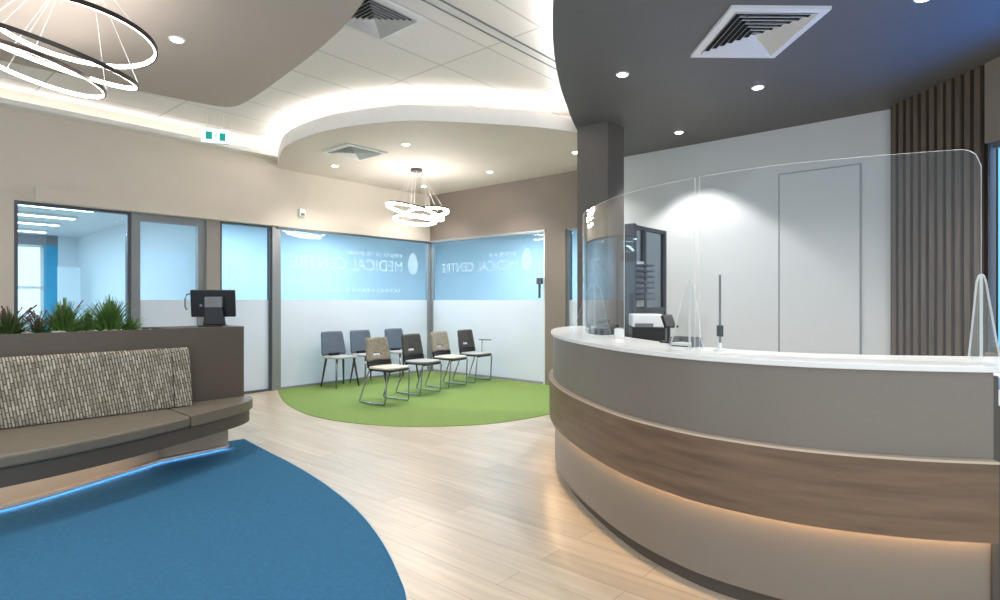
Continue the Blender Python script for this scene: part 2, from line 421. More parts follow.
struct('trim_5', wbox(.0, .04, 0, t_of(276), GT-.03, GT), M['dark_alu'])

def glazing_right(name, xa, xb, frame, jamb=None):
    sa, sb = (.022 if xa is None else s_of(xa)), s_of(xb)
    r = root(name, (*P((sa+sb)/2, -.05), 0)); fw = .02
    fb = BM()
    wbox(sa, sa+fw, -.09, -.01, 0, GT, fb); wbox(sa+fw, sb-fw, -.09, -.01, GT-fw, GT, fb); wbox(sa+fw, sb-fw, -.09, -.01, 0, .035, fb)
    if not jamb: wbox(sb-fw, sb, -.09, -.01, 0, GT, fb)
    obj('frame', fb, frame, r, world=True)
    if jamb: obj('jamb', wbox(sb-.05, sb, -.09, 0, 0, GT), jamb, r, world=True, label='white end jamb')
    obj('pane', wbox(sa+fw, sb-.05, -.056, -.05, .035, GT-fw), M['glass'], r, world=True)
    obj('frosted_film', wbox(sa+fw, sb-.05, -.048, -.046, .035, H), M['film'], r, world=True, label='frosted white film on the lower half of the glass')
    return r
w3 = glazing_right('window_3', None, 546, M['alu'], M['white_plastic'])
w4 = glazing_right('window_4', 566.5, 598, M['alu'])
struct('trim_6', wbox(.05, s_pier0, 0, .04, GT-.02, GT+.02), M['alu'])

# lettering reads from the corridor, so it shows mirrored in here
def glass_text(parent, o, d, s, w, h, z, m, name='lettering'):
    bm = text_bm(s, w, h)
    for v in bm.verts: v.co = Vector((o.x+d.x*v.co.x, o.y+d.y*v.co.x, z+v.co.y))
    obj(name, bm, m, parent, world=True)
def drop_logo(parent, o, d, z, w, h, nrm):
    bm = BM(); n = 28; ring = []                    # rounded drop with a notch, as on the glass
    for k in range(n):
        a = 2*math.pi*k/n; x = math.cos(a)*w/2*(1-.25*max(0, math.sin(a))); y = math.sin(a)*h/2
        ring.append((x, y))
    vs = [bm.verts.new((o.x+d.x*x, o.y+d.y*x, z+y)) for x, y in ring]; bm.faces.new(vs)
    obj('logo', bm, M['letter'], parent, world=True)
t0, t1 = t_of(404), t_of(292)
oL = P(-.044, t0)
glass_text(w2, oL, B, 'MEDICAL CENTRE', t1-t0, .19, 1.33+580*0+.50, M['letter'])
drop_logo(w2, P(-.044, t_of(414.5)), B, 1.33+.66, .24, .40, A)
sA, sB = s_of(515), s_of(440)
glass_text(w3, P(sA, -.044), -A, 'MEDICAL CENTRE', sA-sB, .17, 1.33+.50, M['letter'])
drop_logo(w3, P(s_of(525), -.044), -A, 1.33+.66, .22, .36, B)
# cut strokes of the unreadable small lines above and below the name
for par, o, d, L_, zz in ((w2, P(-.044, t_of(404)), B, t_of(350)-t_of(404), 2.08), (w2, P(-.044, t_of(402)), B, t_of(325)-t_of(402), 1.46), (w3, P(s_of(515), -.044), -A, s_of(515)-s_of(484), 2.06)):
    bm = BM(); x = 0
    while x < L_-.08:
        l = random.uniform(.04, .11)
        vs = [bm.verts.new((o.x+d.x*q, o.y+d.y*q, z)) for q, z in ((x, zz), (x+l, zz), (x+l, zz+.07), (x, zz+.07))]; bm.faces.new(vs)
        x += l+random.uniform(.02, .04)
    obj('lettering', bm, M['letter_faint'], par, world=True)
# small hook-shaped mark on the narrow door glass
d2 = bpy.data.objects['door_2']
bm = BM(); oo = P(-.044, t_of(232))
ring = []
for k in range(13):
    a = -1.2+2.4*k/12; ring.append((math.cos(a), math.sin(a)))
vo = [bm.verts.new((oo.x+B.x*(-.09*x+.05), oo.y+B.y*(-.09*x+.05), 1.62+.24*y)) for x, y in ring]
vi = [bm.verts.new((oo.x+B.x*(-.055*x+.06), oo.y+B.y*(-.055*x+.06), 1.62+.21*y)) for x, y in ring]
for k in range(12): bm.faces.new((vo[k], vo[k+1], vi[k+1], vi[k]))
obj('logo', bm, M['letter_faint'], d2, world=True)

# ------------------------------------------------------------------ beyond the glass: office and corridor
tp = 4.03
struct('wall_office_side', wbox(-6.4, -.2, tp-.1, tp, 0, 2.62), M['office_wall'])
struct('ceiling_office', wbox(-6.5, -.17, tp-.1, 13, 2.62, 2.7), M['office_wall'])
# far office wall: window opening, cyan panel, plain part
def far(t0, t1, z0, z1, name, m): struct(name, wbox(-6.4, -6.3, t0, t1, z0, z1), m)
def t_far(x):
    r = (x-CX)/F; o = P(-6.3, 0); return (o.x - r*o.y)/(-B.x + B.y*r)
far(tp, t_far(58), 0, 2.62, 'wall_office_far', M['office_wall'])
far(t_far(58), t_far(44), 0, 2.42, 'wall_office_cyan', M['office_teal'])
far(t_far(58), 13, 2.42, 2.62, 'wall_office_head', M['office_grey'])
far(t_far(44), 13, 0, .9, 'wall_office_sill', M['office_wall'])
wo = root('window_5', (*P(-6.35, t_far(30)), .9))
fb = BM()
tw0 = t_far(44)
for k in range(6): wbox(-6.38, -6.32, tw0+k*.55, tw0+k*.55+.05, .9, 2.42, fb)
wbox(-6.38, -6.32, tw0, tw0+2.8, .9, .95, fb); wbox(-6.38, -6.32, tw0, tw0+2.8, 1.55, 1.6, fb); wbox(-6.38, -6.32, tw0, tw0+2.8, 2.37, 2.42, fb)
obj('frame', fb, M['white_plastic'], wo, world=True)
obj('pane', wbox(-6.352, -6.348, tw0+.05, tw0+2.75, .95, 2.37), M['acrylic'], wo, world=True)
for k, (sx, xl, xr) in enumerate(((-1.64, 24, 95), (-2.79, 4, 76), (-3.94, 4, 60), (-5.35, 4, 47))):
    o_ = P(sx, 0)
    def tt(x):
        r = (x-CX)/F; return (o_.x - r*o_.y)/(-B.x + B.y*r)
    lp = thing('linear_lamp', ['long linear ceiling lamp nearest the glass in the office beyond', 'second linear ceiling lamp from the glass in the office beyond', 'third linear ceiling lamp from the glass in the office beyond', 'linear ceiling lamp deepest inside the office beyond the glass'][k], 'ceiling light', (*P(sx, (tt(xl)+tt(xr))/2), 2.62), 0, 'linear lamps in the office beyond')
    obj('housing', wbox(sx-.08, sx+.08, tt(xr), tt(xl)+.6, 2.585, 2.617), M['white_plastic'], lp, world=True)
    obj('diffuser', wbox(sx-.06, sx+.06, tt(xr)+.02, tt(xl)+.58, 2.575, 2.585), M['tube'], lp, world=True)
# partition panel standing in the office
o_ = P(-5.2, 0)
def t_div(x):
    r = (x-CX)/F; return (o_.x - r*o_.y)/(-B.x + B.y*r)
q0, q1 = t_div(80), t_div(58)
pn = thing('office_divider', 'pale freestanding divider inside the office beyond the glass', 'divider', (*P(-5.2, (q0+q1)/2), 0))
obj('panel', wbox(-5.23, -5.17, q0, q1, .08, 1.95), M['office_wall'], pn, world=True)
for q in (q0+.1, q1-.1): obj('foot', wbox(-5.35, -5.05, q-.03, q+.03, 0, .08), M['alu'], pn, world=True)
# corridor wrapping the corner
struct('wall_corridor_left', wbox(-2.6, -2.5, -2.6, tp-.1, 0, 2.75), M['office_wall'])
struct('wall_corridor_right', wbox(-2.6, 5.2, -2.6, -2.5, 0, 2.75), M['office_wall'])
struct('wall_corridor_end', wbox(5.1, 5.2, -2.5, .1, 0, 2.75), M['office_wall'])
struct('ceiling_corridor', quadbox(BM(), [P(-2.6, -2.6), P(5.2, -2.6), P(5.2, -.17), P(-.17, -.17), P(-.17, tp-.1), P(-2.6, tp-.1)], 2.75, 2.85), M['office_wall'])

# ------------------------------------------------------------------ floor coverings
def on_floor(pts): return [Vector(((x-CX)/F*(H*F/(y-CY)), H*F/(y-CY))) for x, y in pts]
blue_edge = relax(spline(on_floor([(243.5, 439.5), (266, 451.5), (290, 463.5), (320, 481.5), (353, 507), (374, 531), (389, 555), (399.6, 579), (406.5, 600)])+[Vector((-.33, 2.1)), Vector((-.32, 1.5)), Vector((-.5, .7)), Vector((-.9, 0))], 6), 4)
basec = relax(spline([(-4.9, 1.8), (-4.3, 2.4), (-3.55, 3.1), (-3.14, 3.64), (-2.93, 4.21), (-2.70, 4.97), (-2.60, 5.10)], 8), 4)
pe, pd, pn_ = Vector((-2.34, 5.30)), Vector((-.680, -.733)), Vector((.733, -.680))   # planter face: near right corner, direction to the left, normal to the seat
basec = [p for p in basec if (p-pe).dot(pn_) > .06]
blue_poly = [*blue_edge, Vector((-2.2, -1)), Vector((-6, -1)), Vector((-6, 1.6)), *offset(basec, -.006), pe+pd*.35+pn_*.01, pe+pd*.14+pn_*.008, pe+pd*.13-pn_*.26]
solo(obj('carpet', prism(blue_poly, 0, .006), M['blue_carpet']), 'blue carpet with a curved edge in front of the bench', 'carpet')
solo(obj('edge_trim', sweep(blue_edge, rect(-.0, .012, 0, .009)), M['edge_metal']), 'thin pale metal strip along the edge of the blue carpet', 'trim strip')
green_edge = relax(spline([P(.02, t_of(277))]+on_floor([(283, 401), (300, 412), (322, 418.5), (350, 423), (385, 426), (420, 427), (460, 426), (500, 423), (548, 415), (575, 407)])+[Vector((1.35, 7.6)), P(3.35, .04)], 6), 4)
solo(obj('carpet', prism([*green_edge, P(.02, .02)], 0, .006), M['green_carpet']), 'green curved carpet under the waiting chairs', 'carpet')

# ------------------------------------------------------------------ reception desk
dp = spline([(.80, 5.62), (.60, 5.42), (.455, 5.05), (.392, 4.62), (.388, 4.2), (.43, 3.8), (.516, 3.40), (.597, 3.12), (.683, 2.91), (.80, 2.71), (.919, 2.56), (1.152, 2.37), (1.373, 2.262), (1.612, 2.19), (1.85, 2.15)], 8)
dp = relax(dp, 8)
desk = thing('reception_desk', 'curved taupe reception desk with wood band and white top', 'desk', (1.2, 3.2, 0))
def dpart(name, prof, m, **k): return obj(name, sweep(dp, prof), m, desk, world=True, smooth=False, **k)
dpx = dp+[dp[-1]+Vector((.08*i, -.012*i)) for i in range(1, 14)]
obj('worktop', sweep(dpx, rect(.012, .44, 1.058, 1.082)), M['desk_top'], desk, world=True, label='white solid worktop', bevel=.004)
dpart('upper_panel', rect(.03, .07, .73, 1.058), M['desk_panel'], label='taupe laminate panel')
dpart('wood_band', [(0, .425), (.012, .425), (.012, .455), (.06, .455), (.06, .72), (0, .72)], M['desk_wood'], label='brown wood-grain band')
dpart('band_ledge', rect(-.004, .05, .72, .73), M['bench_base'], label='pale ledge above the wood band')
dpart('lower_panel', rect(.045, .085, .085, .454), M['desk_panel'], label='taupe laminate panel')
dpart('light_strip', rect(.014, .030, .446, .453), M['led_warm'], label='warm light strip under the wood band')
dpart('kickboard', rect(.10, .13, 0, .085), M['kick'])
obj('work_surface', sweep([p for p in dp if p.y < 4.7], rect(.445, 1.0, .715, .74)), M['desk_top'], desk, world=True)
dpart('inner_panel', rect(.40, .44, .1, 1.058), M['desk_panel'])
ep = dp[-1]; en = normals(dp)[-1]; ed = Vector((en.y, -en.x))
obj('end_panel', quadbox(BM(), [ep+en*.035, ep+en*.035+ed*.02, ep+en*.44+ed*.02, ep+en*.44], 0.0, 1.043), M['kick'], desk, world=True)
lowp = [ep+ed*(.02+.1*i)+en*(.05-.02*i*.2) for i in range(16)]
obj('lower_counter', sweep(lowp, rect(0, .6, .93, .99)), M['desk_top'], desk, world=True)
obj('lower_counter_front', sweep(lowp, rect(.03, .07, 0, .93)), M['kick'], desk, world=True)

# acrylic screens on the worktop
def ridx(path, xa, xb):
    out = []
    for p in path:
        x = CX+F*p[0]/p[1]
        if xa <= x <= xb and p[1] < 5.0: out.append(p)
    return out
sp = spline([(.66, 4.55), (.60, 4.2), (.585, 3.9), (.648, 3.48), (.74, 3.2), (.85, 3.0), (.968, 2.84), (1.05, 2.74), (1.25, 2.57), (1.5, 2.44), (1.7, 2.36), (1.90, 2.29)], 12)
sp = relax(sp, 6)
def screen(name_label, path, round_end, braces):
    r = thing('acrylic_screen', name_label, 'screen', (path[len(path)//2].x, path[len(path)//2].y, 1.08), 0, 'acrylic screens on the desk')
    zt, zb = 1.93, 1.0825
    bm = BM(); th = .004
    n = len(path); ns = normals(path); acc = [0]
    for a, c in zip(path, path[1:]): acc.append(acc[-1]+(c-a).length)
    rr = .07; cols = []
    for i, (p, nn) in enumerate(zip(path, ns)):
        ztop = zt; e = acc[-1]-acc[i]
        if round_end and e < rr: ztop = zt-rr+math.sqrt(max(0, rr*rr-(rr-e)**2))
        cols.append([bm.verts.new((p.x+nn.x*o, p.y+nn.y*o, z)) for o, z in ((-th, zb), (th, zb), (th, ztop), (-th, ztop))])
    for q, w in zip(cols, cols[1:]):
        for j in range(4):
            bm.faces.new((q[j], q[(j+1) % 4], w[(j+1) % 4], w[j])).material_index = 1 if j in (0, 2) else 0
    bm.faces.new(cols[0]).material_index = 1; bm.faces.new(cols[-1]).material_index = 1
    obj('pane', bm, [M['acrylic'], M['acrylic_edge']], r, world=True)
    for bx_ in braces:                              # triangular stand fins with a rounded tip
        i = min(range(n), key=lambda k: abs(CX+F*path[k].x/path[k].y-bx_))
        p, nn = path[i], ns[i]; tt_ = Vector((-nn.y, nn.x))
        out = [(-.16, 0), (-.16, .02), (-.115, .12), (-.04, .32), (-.02, .345), (-.004, .35), (-.004, 0)]
        out2 = [(.004, 0), (.004, .35), (.02, .345), (.04, .32), (.085, .12), (.11, .02), (.11, 0)]
        for prof in (out, out2):
            bm = BM(); k = len(prof)
            f0 = [bm.verts.new((p.x+nn.x*o-tt_.x*.004, p.y+nn.y*o-tt_.y*.004, 1.0825+z)) for o, z in prof]
            f1 = [bm.verts.new((p.x+nn.x*o+tt_.x*.004, p.y+nn.y*o+tt_.y*.004, 1.0825+z)) for o, z in prof]
            bm.faces.new(f0); bm.faces.new(f1[::-1])
            for j in range(k):
                bm.faces.new((f0[j], f0[(j+1) % k], f1[(j+1) % k], f1[j])).material_index = 1
            obj('brace', bm, [M['acrylic'], M['acrylic_edge']], r, world=True)
gap = min(range(len(sp)), key=lambda k: abs(CX+F*sp[k].x/sp[k].y-698))
screen('clear acrylic screen on the desk end beside the charcoal column', sp[:gap], False, [594, 690])
screen('wide clear acrylic screen with rounded corner in front of the white wall', sp[gap+1:], True, [983])

# things on and behind the desk
def on(x, D, z): return ((x-CX)/F*D, D, z)
pr = thing('printer', 'white and black printer behind the desk screen', 'printer', on(646, 4.1, .741), math.radians(-8))
obj('body', bx(-.105, .105, -.15, .15, 0, .30), M['white_plastic'], pr, bevel=.008)
obj('output_slot', bx(-.108, .108, -.153, .14, .302, .40), M['black'], pr, label='black paper output')
obj('scanner_lid', bx(-.108, .108, -.155, .15, .402, .49), M['white_plastic'], pr, bevel=.01)
obj('control_panel', bx(-.09, .03, -.175, -.156, .405, .43), M['grey_plastic'], pr)
hp = thing('card_terminal', 'black card terminal on a stem beside the white printer', 'card terminal', on(668.5, 3.35, 1.082), math.radians(20))
obj('base', bx(-.035, .035, -.04, .04, 0, .012), M['black'], hp, bevel=.003)
obj('stem', tube(BM(), [(0, 0, .012), (0, 0, .09)], .010), M['black'], hp)
b = bx(-.034, .034, -.012, .012, .085, .165); bmesh.ops.rotate(b, verts=b.verts, cent=(0, 0, .12), matrix=Matrix.Rotation(-.5, 3, 'X'))
obj('keypad', b, M['black'], hp, bevel=.004)
obj('bracket_arm', bx(.0, .065, -.005, .005, .088, .1), M['black'], hp)
ph = thing('desk_phone', 'black desk telephone at the far end of the white worktop', 'telephone', on(603, 4.2, 1.0825), math.radians(-70))
b = BM(); quadbox(b, [(-.09, -.08), (.09, -.08), (.09, .08), (-.09, .08)], 0, .03)
for v in b.verts:
    if v.co.z > .01 and v.co.y > 0: v.co.z = .075
obj('body', b, M['black'], ph, bevel=.006)
b = BM(); tube(b, [(-.06, -.09, .05), (-.06, -.07, .075), (-.06, .0, .088), (-.06, .06, .1), (-.06, .085, .085)], [.02, .017, .012, .017, .02], 10)
obj('handset', b, M['black'], ph, smooth=True)
obj('keypad', bx(-.01, .07, -.06, .0, .042, .05), M['grey_plastic'], ph)
cd = thing('card_holder', 'small white card holder on the worktop beside the desk telephone', 'holder', on(619, 3.72, 1.0825), 0)
obj('box', bx(-.028, .028, -.02, .02, 0, .06), M['white_plastic'], cd, bevel=.003)
obj('cards', bx(-.024, .024, -.012, .012, .06, .068), M['panel_white'], cd)
tr = thing('document_tray', 'low grey document tray on the worktop behind the screen', 'tray', on(686, 3.1, 1.0825), math.radians(-50))
b = BM(); box(b, -.07, .07, -.05, .05, 0, .006); box(b, -.07, -.064, -.05, .05, .006, .05); box(b, .064, .07, -.05, .05, .006, .05); box(b, -.064, .064, .044, .05, .006, .05)
obj('tray', b, M['grey_plastic'], tr); obj('papers', bx(-.06, .06, -.045, .04, .007, .02), M['white_plastic'], tr)
st = thing('pole_stand', 'slim dark upright pole with a black clip on the worktop', 'stand', on(720, 2.82, 1.0825), 0)
obj('base', lathe(BM(), [(.028, 0), (.028, .006), (.010, .01), (.008, .04)], 20), M['white_plastic'], st, smooth=False)
obj('pole', tube(BM(), [(0, 0, .04), (0, 0, .37)], .006), M['grey_plastic'], st)
obj('clip', bx(-.013, .013, -.012, .012, .07, .125), M['black'], st, bevel=.003)
# glazed screen wall beside the column
gq = Vector((1.10, 5.12)); gd = -B; gl_ = .74
gp = thing('glazed_divider', 'dark-framed glazed divider behind the desk beside the charcoal column', 'divider', (*(gq+gd*.37), 0))
def gbox(a0, a1, z0, z1, bm=None, w=.05, w0=0.0):
    c = [gq+gd*a0+A*w0, gq+gd*a1+A*w0, gq+gd*a1+A*(w0+w), gq+gd*a0+A*(w0+w)]; return quadbox(bm or BM(), c, z0, z1)
fb = BM(); gbox(0, .05, 0, 2.0, fb, .09); gbox(gl_-.03, gl_, 0, 2.0, fb, .05); gbox(.05, gl_-.03, 1.97, 2.0, fb); gbox(.05, gl_-.03, 1.22, 1.26, fb); gbox(.29, .32, 1.26, 1.97, fb, .05)
obj('frame', fb, M['dark_alu'], gp, world=True)
obj('pane', gbox(.05, gl_-.03, 1.26, 1.97, None, .008, .02), M['divider_glass'], gp, world=True)
obj('lower_panel', gbox(.05, gl_-.03, .1, 1.22, None, .02, .015), M['grey_plastic'], gp, world=True)
ty = thing('letter_rack', 'upright rack of seven blue grey trays fixed to the glazed divider', 'letter rack', (*(gq+gd*.17+A*.09), 1.27), 0)
for i in range(7):
    obj('tray', gbox(.07, .27, 1.33+i*.05, 1.345+i*.05, None, .10, .052), M['chair_blue'], ty, world=True)
obj('back_plate', gbox(.07, .27, 1.27, 1.68, None, .01, .040), M['panel_white'], ty, world=True)

# ------------------------------------------------------------------ bench with planter behind it
LP = 4.3
ang = math.atan2(-pd.y, -pd.x)
pl = thing('planter_box', 'long dark taupe planter box behind the upholstered bench', 'planter', (*(pe+pd*(LP/2)-pn_*.22), 0), ang)
def pq(a0, a1, b0, b1): return [pe+pd*a0-pn_*b0, pe+pd*a1-pn_*b0, pe+pd*a1-pn_*b1, pe+pd*a0-pn_*b1]
b = BM(); quadbox(b, pq(0, LP, 0, .03), .265, 1.09); quadbox(b, pq(0, LP, .42, .45), .265, 1.09); quadbox(b, pq(0, .03, .03, .42), .265, 1.09); quadbox(b, pq(LP-.03, LP, .03, .42), .265, 1.09)
obj('walls', b, M['planter'], pl, world=True)
obj('plinth', quadbox(BM(), pq(.14, LP-.02, .0, .42), 0, .262), M['bench_base'], pl, world=True, label='beige plinth')
obj('end_shelf', quadbox(BM(), pq(.03, .62, .03, .42), 1.06, 1.09), M['planter'], pl, world=True)
obj('soil', quadbox(BM(), pq(.62, LP-.03, .03, .42), .95, 1.03), M['kick'], pl, world=True)
# pebbles: nobody could count them
b = BM()
for i in range(420):
    a_ = random.uniform(.66, 3.2); c_ = random.uniform(.085, .365); q = pe+pd*a_-pn_*c_
    r = random.uniform(.016, .034)
    mt = Matrix.Translation((q.x, q.y, 1.035+random.uniform(.0, .045))) @ Matrix.Rotation(random.uniform(0, 3), 4, 'Z') @ Matrix.Diagonal((r*1.3, r, r*.75, 1))
    bmesh.ops.create_icosphere(b, subdivisions=1, radius=1, matrix=mt)
o = obj('pebbles', b, M['pebble'], smooth=True); o['kind'] = 'stuff'; o['label'] = 'white pebbles spread over the soil in the planter box'; o['category'] = 'pebbles'

# bench
front = relax(spline([(-4.75, 1.35), (-4.05, 1.95), (-3.35, 2.62), (-2.81, 3.26), (-2.51, 3.80), (-2.32, 4.36), (-2.20, 4.80), (-2.175, 5.0), (-2.20, 5.16), (-2.275, 5.29)], 8), 4)
def back_of(p, off=.005):                               # foot of p on the planter's face line
    k = (Vector(p)-pe).dot(pd); return pe+pd*max(k, -.02)+pn_*off
bench = thing('bench', 'curved bench with brown vinyl seat and dashed fabric backrest', 'bench', (-2.9, 4.3, 0), ang)
def strip(path, offs_front, z0, z1, off_back=.01, round_r=0.0):
    """solid between the (inset) front curve and the planter face"""
    f = offset(path, offs_front)
    poly = [*f, *[back_of(p, off_back) for p in reversed(f)]]
    return prism(poly, z0, z1)
seam = min(range(len(front)), key=lambda k: abs((CX+F*front[k].x/front[k].y)-194) if front[k].y > 3 else 1e9)
obj('seat_cushion', strip(front[:seam+1], 0, .375, .455), M['bench_fabric'], bench, world=True, bevel=.02)
obj('seat_cushion', strip(front[seam:], 0, .375, .455), M['bench_fabric'], bench, world=True, bevel=.02)
obj('fascia', strip(front, .025, .265, .372), M['bench_fascia'], bench, world=True)
base_poly = [*basec, *[back_of(p, .01) for p in reversed(basec)]]
strip_path = [*basec[3:], pe+pd*.36+pn_*.035, pe+pd*.26+pn_*.02, pe+pd*.15+pn_*.016]
obj('floor_light_strip', sweep(strip_path, rect(-.026, -.010, .0325, .034)), M['led_cool'], bench, world=True, label='cool white light strip at the foot of the plinth')
obj('light_strip_cover', sweep(strip_path, rect(-.040, -.001, .0345, .042)), M['bench_base'], bench, world=True)
obj('toe_light_stop', sweep(strip_path, rect(-.005, -.001, .008, .0335)), M['kick'], bench, world=True)  # dark strip added to keep the floor light from whitening the plinth foot
obj('base', prism(base_poly, 0, .262), M['bench_base'], bench, world=True, label='beige plinth set back under the seat')
obj('light_strip', sweep(offset(basec, -.10)[4:-2], rect(-.012, .012, .252, .262)), M['led_plinth'], bench, world=True, label='white light strip under the seat')
# backrest: two leaning cushions
def back_cushion(a0, a1):
    b = BM(); prof = [(.20, .458), (.195, .52), (.13, .90), (.115, .925), (.09, .935), (.03, .93), (.012, .90), (.012, .458)]
    n = max(2, int((a1-a0)/.08)); rings = []
    for i in range(n+1):
        a_ = a0+(a1-a0)*i/n; rings.append([b.verts.new((*(pe+pd*a_+pn_*o), z)) for o, z in prof])
    k = len(prof)
    for q, w in zip(rings, rings[1:]):
        for j in range(k): b.faces.new((q[j], q[(j+1) % k], w[(j+1) % k], w[j]))
    b.faces.new(rings[0][::-1]); b.faces.new(rings[-1])
    obj('back_cushion', b, M['cushion'], bench, world=True, bevel=.012)
def a_of(x, off):                                        # distance along the planter face seen at image column x
    r = (x-CX)/F; o = pe+pn_*off; return (r*o.y-o.x)/(pd.x-r*pd.y)
back_cushion(a_of(192.5, .19), a_of(175, .19)); back_cushion(a_of(174.3, .19), 3.6)

# plants
def plant(px, D, h, spread, m, label, stalks=0, blades=170):
    q = Vector(((px-CX)/F*D, D)); k = (q-pe).dot(pd); q = pe+pd*k-pn_*.22
    r = thing('ornamental_grass', label, 'plant', (q.x, q.y, 1.035), 0, 'plants in the planter box')
    b = BM()
    for i in range(blades):
        an = random.uniform(0, 2*math.pi); rad = abs(random.gauss(0, .45))*spread; hh = h*random.uniform(.35, 1.0)*(1-.25*min(1, rad/spread)); w = random.uniform(.005, .011)
        bx0, by0 = math.cos(an)*rad*.35, math.sin(an)*rad*.35
        wa = random.uniform(0, math.pi); wx, wy = math.cos(wa)*w, math.sin(wa)*w
        prev = None
        for s_ in range(4):
            u = s_/3; x = bx0+math.cos(an)*rad*u*u; y = by0+math.sin(an)*rad*u*u; z = hh*u-.04*u*u*rad/spread; tw = (1-u*.85)
            pair = (b.verts.new((x-wx*tw, y-wy*tw, z)), b.verts.new((x+wx*tw, y+wy*tw, z)))
            if prev: b.faces.new((prev[0], prev[1], pair[1], pair[0]))
            prev = pair
    obj('leaves', b, m, r)
    if stalks:
        b = BM()
        for i in range(stalks):
            an = random.uniform(0, 6.28); rad = random.uniform(.2, 1)*spread*1.1; hh = h*random.uniform(.75, 1.1)
            tube(b, [(0, 0, .02), (math.cos(an)*rad*.5, math.sin(an)*rad*.5, hh*.7), (math.cos(an)*rad, math.sin(an)*rad, hh)], [.002, .002, .006], 4)
        obj('flower_stalks', b, M['leaf_tip'], r, label='russet flower stalks')
plant(8, 4.3, .24, .22, M['leaf_dark'], 'dark green grassy plant with russet stalks farthest from the black screen', 22, 420)
plant(36, 4.45, .20, .12, M['leaf_dark'], 'thin russet-stalked plant between the dark and the bright green clump', 26, 110)
plant(60, 4.6, .33, .21, M['leaf'], 'bright green grassy clump in the middle of the planter box', 4, 560)
plant(82, 4.72, .25, .15, M['leaf'], 'low green tuft between the two tallest grassy clumps', 2, 220)
plant(103, 4.85, .35, .21, M['leaf'], 'bushy green clump nearest the black screen in the planter', 2, 560)
plant(122, 5.0, .18, .13, M['leaf'], 'small green tuft at the planter end by the grey glass frame', 0, 180)

# screen on the planter end
ko = pe+pd*a_of(212, -.2)-pn_*.2
km = thing('touch_screen', 'black touch screen on a stand seen from behind on the planter end', 'screen', (ko.x, ko.y, 1.09), math.radians(12))
b = BM(); quadbox(b, [(-.10, -.07), (.11, -.07), (.11, .09), (-.10, .09)], 0, .012); obj('foot', b, M['black'], km, bevel=.004)
b = BM(); box(b, -.055, .085, -.015, .03, .012, .20)
for v in b.verts:
    if v.co.z < .1: v.co.x *= 1.35
obj('stand', b, M['black'], km, bevel=.008)
b = bx(-.19, .19, .03, .065, .085, .335); bmesh.ops.rotate(b, verts=b.verts, cent=(0, .05, .2), matrix=Matrix.Rotation(.14, 3, 'X')); obj('housing', b, M['black'], km, bevel=.01)
b = bx(-.06, .09, -.02, .03, .17, .27); obj('hinge_cover', b, M['grey_plastic'], km, bevel=.008, label='grey hinge cover')
b = BM(); lathe(b, [(.012, 0), (.012, .008)], 14); bmesh.ops.rotate(b, verts=b.verts, cent=(0, 0, 0), matrix=Matrix.Rotation(math.pi/2, 3, 'X')); bmesh.ops.translate(b, verts=b.verts, vec=(-.10, .030, .19)); obj('screw_cap', b, M['grey_plastic'], km)
b = BM(); lathe(b, [(.014, 0), (.014, .008)], 14); bmesh.ops.rotate(b, verts=b.verts, cent=(0, 0, 0), matrix=Matrix.Rotation(math.pi/2, 3, 'X')); bmesh.ops.translate(b, verts=b.verts, vec=(-.14, .034, .28)); obj('screw_cap', b, M['grey_plastic'], km)
b = BM(); tube(b, [(-.185, .05, .30), (-.225, .05, .29), (-.24, .05, .25), (-.24, .05, .18), (-.225, .05, .15)], .007, 8); obj('card_reader_loop', b, M['grey_plastic'], km)

# ------------------------------------------------------------------ chairs
def back_panel(w_bot, w_top, z0, z1, y0, lean, slot, curve=.035):
    b = BM(); nx, nz = 12, 10; g = []
    for j in range(nz+1):
        v = j/nz; row = []
        w = w_bot+(w_top-w_bot)*v
        for i in range(nx+1):
            u = i/nx*2-1
            rc = 1.0 if 0 < j < nz else .93
            row.append(b.verts.new((u*w/2*rc, y0-lean*v+curve*u*u, z0+(z1-z0)*v)))
        g.append(row)
    for j in range(nz):
        for i in range(nx):
            if slot and j == 2 and 4 <= i <= 7: continue
            b.faces.new((g[j][i], g[j][i+1], g[j+1][i+1], g[j+1][i]))
    return b
def seat_bm(w, d, z, th):
    b = BM(); pts = []
    for k in range(32):
        a = 2*math.pi*k/32; c, s_ = math.cos(a), math.sin(a)
        pts.append((math.copysign(abs(c)**.45, c)*w/2, math.copysign(abs(s_)**.45, s_)*d/2))
    quadbox(b, pts, z, z+th)
    return b
